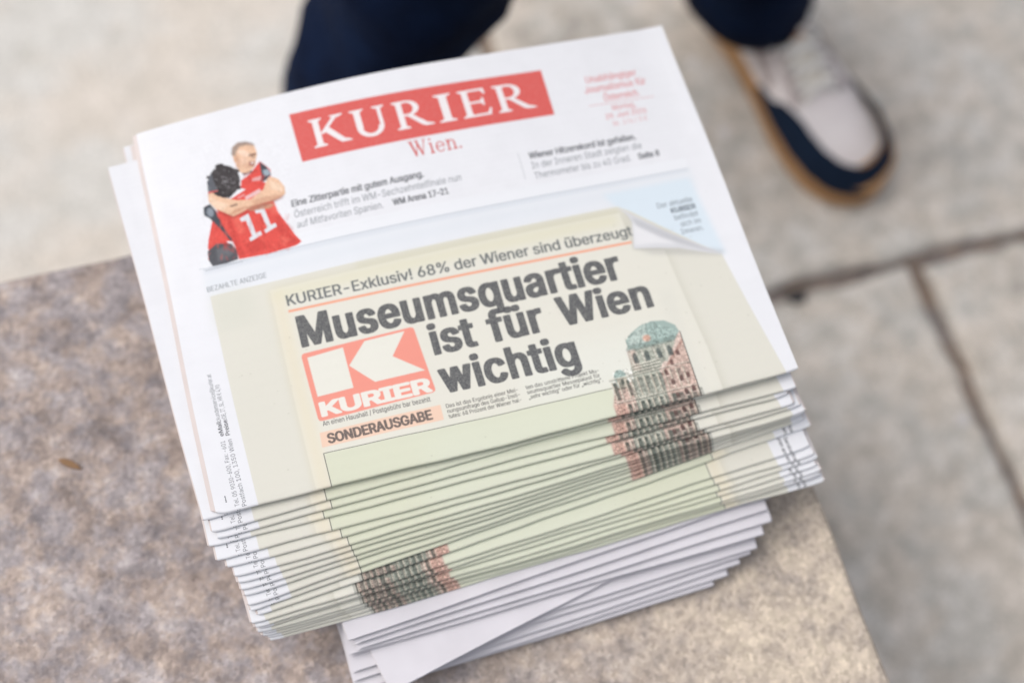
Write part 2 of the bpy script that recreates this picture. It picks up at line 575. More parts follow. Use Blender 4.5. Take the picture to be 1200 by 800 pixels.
# header strip: printed picture of a sheet lying over another (its edge is a printed blue-grey shadow)
rect(190, 1200, 2990, 1372, (232, 238, 244), .5, 10)
poly([(200, 1376), (2975, 1348), (2975, 1330), (200, 1356)], (196, 208, 220), .5, 9)
poly([(200, 1330), (2975, 1300), (2975, 1240), (200, 1260)], (222, 230, 238), .4, 24)
poly([(190, 1384), (2968, 1350), (2985, 1420), (190, 1460)], (240, 243, 248), 1, 2)
line((197, 1380), (2972, 1350), 5, (150, 165, 180), .55, 1)
# light blue wedge behind "Der aktuelle"
poly([(2440, 1290), (2960, 1290), (3010, 770), (2560, 1080)], (222, 236, 246), .95, 12)
# title box
poly([(857, 2191), (2336, 2165), (2326, 1855), (861, 1873)], (222, 92, 86), 1, 1, True)
poly([(857, 2191), (2336, 2165), (2326, 1855), (861, 1873)], (224, 98, 92), .6, 1)
for ch, x0, x1 in (('K', 945, 1165), ('U', 1180, 1385), ('R', 1425, 1640), ('I', 1668, 1775), ('E', 1808, 1985), ('R', 2015, 2242)):
    serif(ch, x0, x1, 1938 - 18 * (x0 - 945) / 1300, 184, (244, 240, 242))
x = 1452
for ch, w in (('W', 108), ('i', 30), ('e', 56), ('n', 62), ('.', 18)):
    serif(ch, x, x + w, 1748, 100, (214, 100, 98)); x += w + 6
RD = (222, 120, 120)
text('Unabhängiger', 2572, 2888, 2010 + 14, 48, RD, 1.3, .85, .12)
text('Journalismus für', 2545, 2925, 1944 + 12, 48, RD, 1.3, .85, .12)
text('Österreich.', 2640, 2860, 1884, 48, RD, 1.3, .85, .12)
line((2541, 1870), (2940, 1862), 4, RD, .7)
text('Montag,', 2668, 2812, 1815, 36, RD, 1.0, .75, .1)
text('29. Juni 2026', 2612, 2862, 1762, 36, RD, 1.0, .75, .1)
text('Nr. 176 / 3 €', 2640, 2850, 1710, 34, RD, 1, .5, .1)
GT = (106, 114, 122)
text('Eine Zitterpartie mit gutem Ausgang.', 741, 1490, 1616, 42, DK, 2.0, .95, .1)
text('Österreich trifft im WM-Sechzehntelfinale nun', 741, 1688, 1549, 42, GT, .4, .95, .1)
text('auf Mitfavoriten Spanien.', 742, 1226, 1484, 42, GT, .4, .95, .1)
text('WM Arena 17–21', 1282, 1600, 1484, 40, DK, 2.0, .95)
text('Wiener Hitzerekord ist gefallen.', 2098, 2742, 1597, 42, DK, 2.0, .95, .1)
text('In der Inneren Stadt zeigten die', 2096, 2755, 1534, 42, GT, .4, .95, .1)
text('Thermometer bis zu 40 Grad.', 2094, 2668, 1468, 42, GT, .4, .95, .1)
text('Seite 8', 2712, 2842, 1466, 40, DK, 2.0, .95, .1)
line((2044, 1650), (2040, 1478), 3, (170, 178, 186), .8)
GT2 = (120, 128, 136)
text('Der aktuelle', 2722, 2932, 1137, 34, GT2, .6, .95)
text('KURIER', 2790, 2938, 1090, 34, (90, 98, 106), 2.2, .95)
text('befindet', 2796, 2936, 1043, 34, GT2, .6, .95)
text('sich im', 2816, 2936, 996, 34, GT2, .6, .95)
text('Inneren.', 2806, 2936, 949, 34, GT2, .6, .95)
text('BEZAHLTE ANZEIGE', 195, 518, 1243, 32, GT2, .5, .95)

# --- the two football players in red shirts
def F(x, y): return (1.0189 * x - .2418 * y + 291.79, -.2622 * x - 1.2047 * y + 2293.48)
def fp(pts, col, a=1.0, bl=1): poly([F(*p) for p in pts], col, a, bl)
def fe(cx, cy, rx, ry, rot, col, a=1.0, bl=1): fp(ell(cx, cy, rx, ry, rot), col, a, bl)
red1, red2, red3 = (226, 84, 76), (238, 112, 98), (190, 58, 54)
sk1, sk2, sk3 = (236, 196, 166), (246, 218, 192), (206, 156, 128)
drk, drk2 = (78, 80, 86), (50, 52, 58)
fp([(110, 640), (125, 560), (170, 540), (200, 600), (240, 640), (262, 690), (150, 712), (108, 690)], red1)
fp([(104, 650), (150, 612), (225, 612), (262, 650), (262, 692), (200, 712), (132, 724), (112, 695)], (86, 88, 94), 1, 2)
fp([(150, 640), (210, 625), (240, 660), (200, 690), (160, 700)], (110, 112, 118), .8, 4)
fp([(98, 420), (140, 440), (180, 480), (200, 540), (232, 560), (240, 605), (190, 600), (150, 600), (105, 640), (110, 590), (130, 500)], red1)
fp([(84, 430), (120, 412), (150, 450), (160, 480), (200, 530), (232, 570), (240, 603), (222, 600), (190, 560), (120, 488), (88, 470)], (70, 76, 84), 1, 2)
fe(120, 455, 18, 24, -20, (150, 160, 172), .8, 2)
fp([(285, 300), (330, 270), (385, 205), (440, 250), (440, 285), (400, 310), (330, 350), (280, 340)], red1)
fp([(382, 208), (420, 235), (444, 275), (410, 308), (386, 310), (392, 270)], (74, 78, 86))
fp([(398, 252), (432, 246), (440, 276), (408, 284)], (170, 188, 200), .8, 2)
fp([(345, 292), (392, 280), (390, 304), (340, 306)], (230, 210, 210), .6, 2)
fp([(268, 240), (300, 275), (345, 262), (335, 240)], drk, .8, 1)
fp([(262, 150), (350, 180), (352, 235), (325, 262), (285, 262), (258, 220)], sk1)                       # neck
fp([(238, 165), (242, 125), (270, 104), (320, 104), (356, 120), (368, 150), (372, 172), (364, 196), (362, 222), (345, 246), (315, 244), (278, 222), (250, 205)], sk1)
fp([(234, 165), (238, 128), (268, 103), (310, 98), (350, 110), (362, 126), (320, 118), (280, 124), (262, 150), (254, 176)], (150, 136, 128), .85, 3)
fp([(326, 168), (366, 162), (366, 172), (328, 178)], (110, 80, 68), .9, 0)
fe(350, 182, 9, 5, 0, (70, 52, 46), .95, 0)
fp([(326, 206), (360, 203), (354, 230), (328, 226)], (150, 84, 76), .95, 0)
fp([(338, 211), (356, 209), (352, 217), (338, 218)], (244, 240, 236), .9, 1)
fe(262, 186, 10, 16, 10, sk3, .7, 2)
fe(300, 200, 26, 22, 0, (244, 208, 186), .5, 6)
fp([(150, 425), (240, 385), (300, 350), (370, 305), (420, 318), (440, 380), (470, 460), (500, 500), (560, 580), (592, 612), (560, 632), (420, 668), (268, 692), (256, 650), (230, 590), (180, 520)], red1)
for pts in ([(180, 440), (230, 560), (262, 680), (300, 680), (240, 540), (210, 440)], [(470, 470), (520, 560), (580, 620), (520, 630), (460, 540)], [(300, 620), (360, 580), (420, 640), (330, 668)]):
    fp(pts, red3, .45, 5)
for pts in ([(230, 480), (270, 470), (300, 560), (270, 570)], [(400, 350), (430, 360), (480, 480), (440, 470)], [(470, 580), (540, 600), (500, 625)]):
    fp(pts, red2, .7, 5)
fp([(300, 385), (380, 345), (390, 362), (310, 400)], (236, 214, 214), .75, 1)                           # name on the shirt
fp([(262, 385), (300, 368), (304, 376), (264, 394)], (236, 200, 200), .5, 1)
for dx, dy in ((0, 0), (78, -38)):                                                                      # number 11
    fp([(268 + dx, 500 + dy), (316 + dx, 470 + dy), (350 + dx, 570 + dy), (384 + dx, 560 + dy), (388 + dx, 578 + dy), (326 + dx, 606 + dy), (320 + dx, 590 + dy), (344 + dx, 582 + dy), (300 + dx, 508 + dy), (286 + dx, 520 + dy)] if False else
       [(272 + dx, 492 + dy), (318 + dx, 468 + dy), (356 + dx, 566 + dy), (380 + dx, 556 + dy), (387 + dx, 574 + dy), (328 + dx, 606 + dy), (320 + dx, 590 + dy), (336 + dx, 580 + dy), (305 + dx, 502 + dy), (282 + dx, 508 + dy)], (226, 230, 236), 1, 1)
fp([(108, 360), (150, 350), (200, 385), (260, 400), (330, 398), (400, 350), (420, 300), (440, 285), (480, 300), (512, 340), (515, 375), (480, 400), (420, 412), (340, 430), (290, 460), (240, 480), (150, 440), (112, 400)], sk1)
fp([(110, 365), (150, 395), (220, 420), (180, 450), (130, 420)], sk2, .8, 4)
fp([(430, 300), (500, 335), (505, 365), (440, 350)], sk2, .8, 4)
fp([(330, 405), (420, 385), (500, 380), (460, 412), (350, 432)], sk3, .6, 3)
fp([(300, 440), (350, 425), (430, 420), (458, 428), (430, 446), (330, 456)], sk3, .9, 2)
for k in range(4): fp([(215 + k * 16, 470 - k * 6), (255 + k * 18, 440 - k * 4), (262 + k * 18, 446 - k * 4), (224 + k * 16, 478 - k * 6)], sk3, .7, 1)
fp([(222, 425), (262, 415), (264, 425), (226, 434)], (120, 96, 84), .8, 1)
fe(195, 300, 84, 82, 0, (66, 62, 64))                                                                   # dark curly hair
for k in range(60):
    a = random.uniform(0, 2 * math.pi); rr = random.uniform(.55, 1.05)
    fe(195 + 84 * rr * math.cos(a), 296 + 82 * rr * math.sin(a), random.uniform(6, 15), random.uniform(5, 12), random.uniform(0, 180), random.choice([(60, 56, 58), (78, 74, 76), (52, 48, 50)]), 1, 0)
for k in range(34):
    a = random.uniform(0, 2 * math.pi); rr = random.uniform(0, .8)
    fe(200 + 84 * rr * math.cos(a), 300 + 82 * rr * math.sin(a), 5, 2.4, random.uniform(0, 180), (150, 148, 152), .7, 0)
fp([(108, 300), (128, 250), (140, 300), (160, 350), (112, 362), (106, 330)], (100, 104, 112), .9, 1)
fp([(108, 352), (160, 344), (162, 350), (110, 360)], (220, 90, 84), .9, 0)
for dx in range(0, 190, 14): fp([(95 + dx, 742 - dx * .22), (104 + dx, 740 - dx * .22), (104 + dx, 745 - dx * .22), (95 + dx, 747 - dx * .22)], (150, 156, 164), .7, 0)
fp([(60, 735), (320, 690), (320, 694), (60, 739)], (190, 198, 206), .7, 1)

def photo_pass(poly_pts, soft, g1a, g2a, c1=2.6, c2=7):
    mk, x0, y0 = fill_mask([poly_pts], pad=2)
    h, w = mk.shape
    v = page[y0:y0 + h, x0:x0 + w]
    sm = box_blur(v.copy(), soft)
    v[:] = v * (1 - mk[..., None]) + sm * mk[..., None]
    g1 = smooth_noise(h, w, c1); g2 = smooth_noise(h, w, c2)
    dark = 1 - v.min(axis=2, keepdims=True)          # only inked areas take the grain
    v *= 1 + (mk * ((g1 - .5) * g1a + (g2 - .5) * g2a))[..., None] * np.clip(dark * 2.2, 0, 1)
    np.clip(v, 0, 1, out=v)
# folds of cloth, muscle and stubble shading of the printed photograph
for _ in range(70):
    cx, cy = random.uniform(180, 540), random.uniform(420, 660)
    if cy < 440 + abs(cx - 330) * .25: continue
    fe(cx, cy, random.uniform(10, 30), random.uniform(3, 7), random.uniform(30, 110), random.choice([red3, red2, red3]), .28, 2)
for _ in range(30):
    fe(random.uniform(112, 240), random.uniform(500, 690), random.uniform(6, 18), random.uniform(2, 6), random.uniform(20, 140), random.choice([red3, red2]), .3, 2)
for _ in range(16): fe(random.uniform(300, 420), random.uniform(280, 340), random.uniform(8, 20), 4, random.uniform(0, 180), red3, .35, 2)
fe(300, 160, 34, 14, 20, (250, 226, 208), .6, 4); fe(345, 196, 10, 18, 5, (250, 222, 200), .5, 3); fe(318, 226, 26, 14, 10, (204, 158, 134), .45, 4)
fp([(338, 178), (350, 176), (352, 200), (340, 204)], (214, 164, 138), .5, 1)
fe(330, 262, 40, 8, -15, (150, 70, 64), .4, 3); fe(270, 215, 14, 26, 10, (196, 150, 128), .5, 4)
fp([(150, 440), (240, 478), (340, 432), (420, 414), (512, 378), (500, 400), (420, 430), (300, 470), (240, 492), (150, 455)], (140, 52, 48), .45, 4)
photo_pass([F(60, 90), F(520, 90), F(610, 640), F(260, 705), F(90, 735), F(60, 400)], 0, .22, .2)

# --- the advertisement: a picture of an old front page on yellowed sheets
outer_c = (227, 226, 215)
poly([(203, 1216), (593, 1211), (2500, 1200), (2560, 1160), (2985, 775), (3079, 9), (3110, -520), (228, -520), (214, 8)], outer_c, 1, 1)
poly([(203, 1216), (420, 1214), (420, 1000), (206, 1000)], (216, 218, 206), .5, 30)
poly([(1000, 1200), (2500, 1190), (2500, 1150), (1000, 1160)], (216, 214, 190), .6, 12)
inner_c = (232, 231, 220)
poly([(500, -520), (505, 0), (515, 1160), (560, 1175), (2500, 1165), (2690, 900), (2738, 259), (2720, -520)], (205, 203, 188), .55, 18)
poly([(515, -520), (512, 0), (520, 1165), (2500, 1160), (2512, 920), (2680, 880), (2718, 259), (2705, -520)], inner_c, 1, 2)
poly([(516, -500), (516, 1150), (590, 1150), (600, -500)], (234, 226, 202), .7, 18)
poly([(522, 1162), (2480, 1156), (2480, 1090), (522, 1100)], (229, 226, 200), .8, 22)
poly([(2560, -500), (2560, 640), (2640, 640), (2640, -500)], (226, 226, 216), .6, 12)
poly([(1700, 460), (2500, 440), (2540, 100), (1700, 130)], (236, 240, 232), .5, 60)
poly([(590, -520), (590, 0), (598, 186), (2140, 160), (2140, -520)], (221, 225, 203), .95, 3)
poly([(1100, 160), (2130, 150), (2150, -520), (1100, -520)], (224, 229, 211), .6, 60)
for _ in range(90):
    cx, cy = random.uniform(230, 3050), random.uniform(-450, 1180)
    poly(ell(cx, cy, random.uniform(3, 6), random.uniform(2, 5)), (170, 168, 150), .35, 1)
text('KURIER-Exklusiv! 68% der Wiener sind überzeugt', 592, 2536, 1050, 64, (104, 110, 112), 2.6, 1, rise=-44, sharp=2)
line((590, 1019), (2514, 968), 15, (244, 176, 148), 1, 1)
HD = (86, 88, 92)
text('Museumsquartier', 616, 2408, 795, 186, HD, 12, 1, rise=-34, spacing=1.05, sharp=3.2, bv=6.5)
text('ist', 1282, 1530, 575, 182, HD, 12, 1, rise=-3, spacing=1.05, sharp=3.2, bv=6.5)
text('für', 1598, 1908, 568, 186, HD, 12, 1, rise=-4, spacing=1.05, sharp=3.2, bv=6.5)
text('Wien', 1992, 2518, 566, 178, HD, 12, 1, rise=-6, spacing=1.05, sharp=3.2, bv=6.5)
text('wichtig', 1275, 2030, 352, 186, HD, 12, 1, rise=-22, spacing=1.05, sharp=3.2, bv=6.5)
# K emblem
lg = [(603, 745), (608, 757), (620, 762), (1200, 766), (1213, 760), (1217, 748), (1240, 394), (1236, 381), (1222, 375), (628, 366), (615, 370), (610, 384)]
poly(lg, (244, 158, 142), 1, 1)
poly([(632, 734), (826, 744), (828, 507), (636, 505)], (236, 236, 226), 1, 1)
poly([(835, 634), (945, 750), (1164, 752), (1069, 628), (1216, 508), (945, 510)], (236, 236, 226), 1, 1)
text('KURIER', 630, 1226, 386, 86, (240, 238, 230), 10, 1, rise=-6, spacing=.98, ink=False, sharp=2.4, bv=5)
text('An einen Haushalt / Postgebühr bar bezahlt', 626, 1200, 336, 28, (96, 96, 96), .8, 1, rise=-6)
poly([(600, 304), (1242, 299), (1238, 214), (594, 220)], (244, 212, 190), 1, 1)
text('SONDERAUSGABE', 630, 1186, 232, 58, (104, 96, 94), 4.2, 1, rise=-3, sharp=2)
SM = (66, 66, 66)
for s, x0, x1, y in (('Das ist das Ergebnis einer Mei-', 1268, 1658, 272), ('nungsumfrage des Gallup-Insti-', 1267, 1660, 243), ('tutes: 68 Prozent der Wiener hal-', 1266, 1659, 213),
                     ('ten das umstrittene Projekt Mu-', 1701, 2106, 268), ('seumsquartier Messepalast für', 1700, 2104, 240), ('„sehr wichtig“ oder für „wichtig“.', 1700, 2110, 211)):
    text(s, x0, x1, y, 23, SM, .5, 1, rise=-3)
line((594, 187), (2150, 158), 4, (90, 92, 90), .85)
line((593, 188), (587, -520), 5, (90, 92, 90), .85)
# curl of the old sheet
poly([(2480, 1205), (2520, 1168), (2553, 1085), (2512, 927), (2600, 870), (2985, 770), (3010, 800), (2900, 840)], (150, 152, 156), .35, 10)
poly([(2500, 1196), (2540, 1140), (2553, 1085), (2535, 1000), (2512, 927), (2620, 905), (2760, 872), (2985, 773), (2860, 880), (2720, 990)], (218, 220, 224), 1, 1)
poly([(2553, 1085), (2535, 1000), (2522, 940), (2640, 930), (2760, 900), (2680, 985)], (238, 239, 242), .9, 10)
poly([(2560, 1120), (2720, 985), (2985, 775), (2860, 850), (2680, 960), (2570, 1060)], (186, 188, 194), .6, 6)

# --- museum building picture
def B(x, y): return (1.1103 * x - .3901 * y + 2125.99, -.2881 * x - 1.1897 * y + 651.13)
def bp(pts, col, a=1.0, bl=1): poly([B(*p) for p in pts], col, a, bl)
def bq(x0, y0, x1, y1, col, a=1.0, bl=0): poly([(x0, y0), (x1, y0), (x1, y1), (x0, y1)], col, a, bl)
teal, teal2, teal_d = (166, 186, 180), (190, 204, 197), (128, 146, 140)
pink, pink2, stn, stn_d = (212, 184, 172), (224, 203, 192), (176, 179, 167), (112, 114, 104)
# page axes run straight here, so columns and cornices follow the page grid
poly([(2120, -520), (2118, 30), (2160, 160), (2270, 170), (2290, 340), (2600, 392), (2592, 5), (2600, -520)], stn)
poly([(2120, -520), (2118, 60), (2170, 190), (2250, 170), (2240, 0), (2230, -520)], pink, .9, 3)
poly([(2600, 388), (2430, 196), (2410, -30), (2592, -60)], pink, .9, 2)
poly([(2604, 392), (2420, 195), (2424, 168), (2600, 340)], pink2, 1, 1)
poly([(2602, 352), (2424, 172), (2426, 158), (2600, 325)], (160, 120, 108), .6, 1)
poly([(2300, 350), (2300, 405), (2340, 440), (2400, 470), (2470, 482), (2540, 470), (2590, 430), (2600, 388), (2560, 350)], teal)
poly([(2310, 400), (2370, 452), (2440, 474), (2410, 400), (2400, 350), (2310, 350)], teal2, .8, 4)
for x in (2360, 2412, 2470, 2530): line((x, 350), (2455 + (x - 2455) * .35, 480), 4, teal_d, .7)
poly(ell(2415, 392, 22, 20), (222, 176, 156), .9, 3)
poly([(2285, 352), (2300, 372), (2580, 372), (2560, 340), (2290, 335)], teal_d, .7, 2)
poly([(2288, 335), (2290, 250), (2480, 235), (2560, 335)], (176, 180, 168), 1, 2)
poly([(2286, 345), (2288, 230), (2330, 225), (2330, 345)], pink, .6, 4)
for x in (2306, 2372, 2440, 2500):
    poly(ell(x + 14, 300, 13, 26), (96, 104, 102), .85, 1)
    bq(x + 1, 262, x + 27, 300, (96, 104, 102), .85)
    bq(x - 12, 255, x - 4, 335, (214, 210, 198), .9)
for y in (248, 232, 214):
    bq(2288, y, 2440, y + 6, (108, 112, 104), .75); bq(2284, y + 7, 2444, y + 12, (226, 222, 208), .9)
# small corner turret
poly([(2175, 150), (2172, 205), (2176, 232), (2196, 252), (2222, 250), (2238, 228), (2240, 160)], teal, 1, 1)
bq(2180, 150, 2238, 205, (198, 190, 174), .9, 1)
poly(ell(2210, 182, 9, 18), (92, 98, 92), .9, 1)
poly([(2168, 150), (2244, 150), (2246, 140), (2166, 140)], (140, 130, 118), .9)
# facade down to and across the fold: columns, arched windows, ledges
for y in (196, 60, -78, -92, -230, -244, -380):
    bq(2140, y, 2596, y + 7, (106, 110, 102), .55 if y > 0 else .3); bq(2140, y + 8, 2596, y + 14, (214, 208, 194), .6 if y > 0 else .3)
for row, (ya, yb) in enumerate(((78, 190), (-240, 56), (-500, -252))):
    x = 2150
    while x < 2585:
        w = random.uniform(24, 34)
        if row == 0 and x > 2560: break
        inside = row > 0 or x < 2420
        al = random.uniform(.35, .9) * (1 if inside else .55); bq(x + 4, ya + random.uniform(2, 40), x + w - 4, yb - 12, (84, 92, 86), al, 1)
        poly(ell(x + w / 2, yb - 14, (w - 8) / 2, 10), (84, 92, 86), al, 0)
        bq(x - 4, ya, x + 3, yb, (206, 198, 182), .9); bq(x + 3, ya, x + 6, yb, (70, 74, 70), .6)
        x += w + 8
for x, y in ((2452, 170), (2500, 220), (2550, 268), (2470, 110), (2520, 120), (2560, 130), (2470, 30), (2520, 40), (2565, 50)):
    poly(ell(x, y + 10, 10, 12), (110, 84, 80), .85, 0); bq(x - 10, y - 14, x + 10, y + 10, (110, 84, 80), .85); bq(x - 14, y - 20, x + 14, y - 15, pink2, .9)
poly([(2128, -520), (2122, 60), (2190, 60), (2200, -520)], (212, 168, 152), .6, 6)
poly([(2420, 30), (2420, -520), (2590, -520), (2590, 30)], (96, 104, 98), .35, 8)
poly([(2230, 20), (2230, -520), (2420, -520), (2420, 20)], (120, 128, 118), .30, 8)
photo_pass([(2110, -520), (2110, 260), (2290, 480), (2600, 480), (2600, -520)], 1, 0, 0)
# printing grain over the building
mk, x0, y0 = fill_mask([[(2122, -520), (2120, 40), (2176, 250), (2290, 250), (2300, 420), (2455, 484), (2600, 392), (2592, -520)]])
h, w = mk.shape
g1 = smooth_noise(h, w, 3.2); g2 = smooth_noise(h, w, 9)
v = page[y0:y0 + h, x0:x0 + w]
v *= (1 + mk[..., None] * ((g1 - .5) * .75 + (g2 - .5) * .55)[..., None])
np.clip(v, 0, 1, out=v)
line((2603, 388), (2591, 7), 5, (70, 74, 72), .9)
line((2591, 7), (2588, -520), 5, (70, 74, 72), .9)

# --- margins: white columns with the imprint running up the page
rect(0, -520, 212, 1190, (238, 240, 245), 0)
text('eMail: ', 415, 508, 124, 23, (70, 72, 78), .9, 1, vert=True)
text('kundenservice@kurier.at', 512, 774, 124, 23, (92, 96, 102), .2, 1, vert=True)
text('Preise: ', 412, 508, 156, 23, (70, 72, 78), .9, 1, vert=True)
text('DE, IT, SL, HR € 4,90', 512, 704, 156, 23, (92, 96, 102), .2, 1, vert=True)
text('Abo-Service:', -172, 4, 122, 23, (60, 62, 68), .9, 1, vert=True)
text('Tel. 05 9030-600, Fax: -601', 22, 388, 122, 23, (92, 96, 102), .2, 1, vert=True)
text('Retouren an:', -178, -2, 157, 23, (60, 62, 68), .9, 1, vert=True)
text('Postfach 100, 1350 Wien', 14, 388, 157, 23, (92, 96, 102), .2, 1, vert=True)
text('1', 58, 66, 66, 26, DK, 1.5, 1)
for x, y in ((62, 60),): poly(ell(x, y, 4, 4), (90, 92, 98), .9)

# show-through of the inside pages: faint ghosts of text columns and a picture on the other side
ghost = np.zeros((CH, CW), np.float32)
for c0 in range(6):
    gx0, gx1 = int((60 + c0 * 510) * PX), int((60 + c0 * 510 + 460) * PX)
    for gy in range(int((1420 - YB) * PX), int((2310 - YB) * PX), 26):
        xx = gx0
        while xx < gx1:
            L_ = random.randint(14, 60)
            ghost[gy:gy + 12, xx:min(xx + L_, gx1)] = random.uniform(.4, 1)
            xx += L_ + random.randint(6, 12)
page *= (1 - .022 * box_blur(ghost, 4))[..., None]
band = (np.sin(np.arange(CH) / 9.0)[:, None] * .5 + .5) * smooth_noise(CH, CW, 14)
page *= (1 - .018 * band * smooth_noise(CH, CW, 120))[..., None]
page *= (0.985 + .03 * smooth_noise(CH, CW, 1.6))[..., None]
page = np.clip(page / GAIN, 0, 1)
srgb = np.where(page <= .0031308, page * 12.92, 1.055 * np.power(np.maximum(page, 1e-6), 1 / 2.4) - .055)
img = bpy.data.images.new('printed_page', CW, CH, alpha=False)
buf = np.ones((CH, CW, 4), np.float32); buf[..., :3] = srgb
img.pixels.foreach_set(buf.ravel()); img.update(); img.pack()
bpy.data.objects.remove(_to); bpy.data.curves.remove(_tc)
del buf, srgb

def paper_material(name, tex=None, color=(.74, .75, .77)):
    mt, nt, b = new_mat(name)
    tc = N(nt, 'ShaderNodeTexCoord')
    fine = noise_node(nt, tc.outputs['Object'], 1400, 2)
    soft = noise_node(nt, tc.outputs['Object'], 60, 2)
    if tex:
        it = N(nt, 'ShaderNodeTexImage', image=img, extension='EXTEND', interpolation='Cubic')
        nt.links.new(tc.outputs['UV'], it.inputs[0])
        nt.links.new(it.outputs[0], b.inputs['Base Color'])
    else:
        med = noise_node(nt, tc.outputs['Object'], 28, 3)
        c = ramp(nt, med, [(0.3, tuple(k * .93 for k in color)), (0.7, tuple(k * 1.03 for k in color))])
        nt.links.new(c, b.inputs['Base Color'])
    b.inputs['Roughness'].default_value = 0.62
    b.inputs['Specular IOR Level'].default_value = 0.25
    mul = N(nt, 'ShaderNodeMath', operation='MULTIPLY_ADD'); nt.links.new(soft, mul.inputs[0]); mul.inputs[1].default_value = 6.0
    nt.links.new(fine, mul.inputs[2])
    bump(nt, b, mul.outputs[0], 0.25, 0.00012)
    return mt
M_print = paper_material('printed_newsprint', True)
M_inner = paper_material('pinkish_newsprint', color=(.56, .505, .49))
M_insert = paper_material('grey_white_newsprint', color=(.56, .54, .56))
M_plain = paper_material('blank_newsprint', color=(.56, .55, .59))

# ------------------------------------------------------------------ newspapers
PITCH = 0.0026
def hump(x, y, i):
    """open back of the stack lifts a little, most in the topmost papers"""
    k = max(0.0, 1 - i / 12.0) ** 1.25
    a = math.sin(math.pi * min(max(x / 0.30, 0), 1) ** 0.85)
    ty = min(max((y - 0.03) / 0.2, 0), 1)
    return 0.0105 * k * a * ty * ty * (3 - 2 * ty)

def profile(D, T, back, n_top=16, n_fold=7):
    """(y, z, arclength) from the open back edge along the top, round the fold at y=0 and back underneath"""
    r = T / 2
    out = []
    for i in range(n_top):
        y = D + back - (D + back - r * 1.1) * (i / (n_top - 1)) ** .9
        out.append((y, 0.0))
    for j in range(1, n_fold):
        a = math.pi * j / n_fold
        out.append((r * 1.1 * (1 - math.sin(a)), -r + r * math.cos(a)))
    for i in range(n_top // 2):
        y = r * 1.1 + (D + back - r * 1.1) * (i / (n_top // 2 - 1))
        out.append((y, -T))
    s = 0; res = []; prev = None; zero = None
    for (y, z) in out:
        if prev: s += math.hypot(y - prev[0], z - prev[1])
        res.append([y, z, s]); prev = (y, z)
    mid = len(out) - n_top // 2 - (n_fold - 1) // 2 - 1
    s0 = res[mid][2]
    return [(y, z, s0 - s) for y, z, s in res]

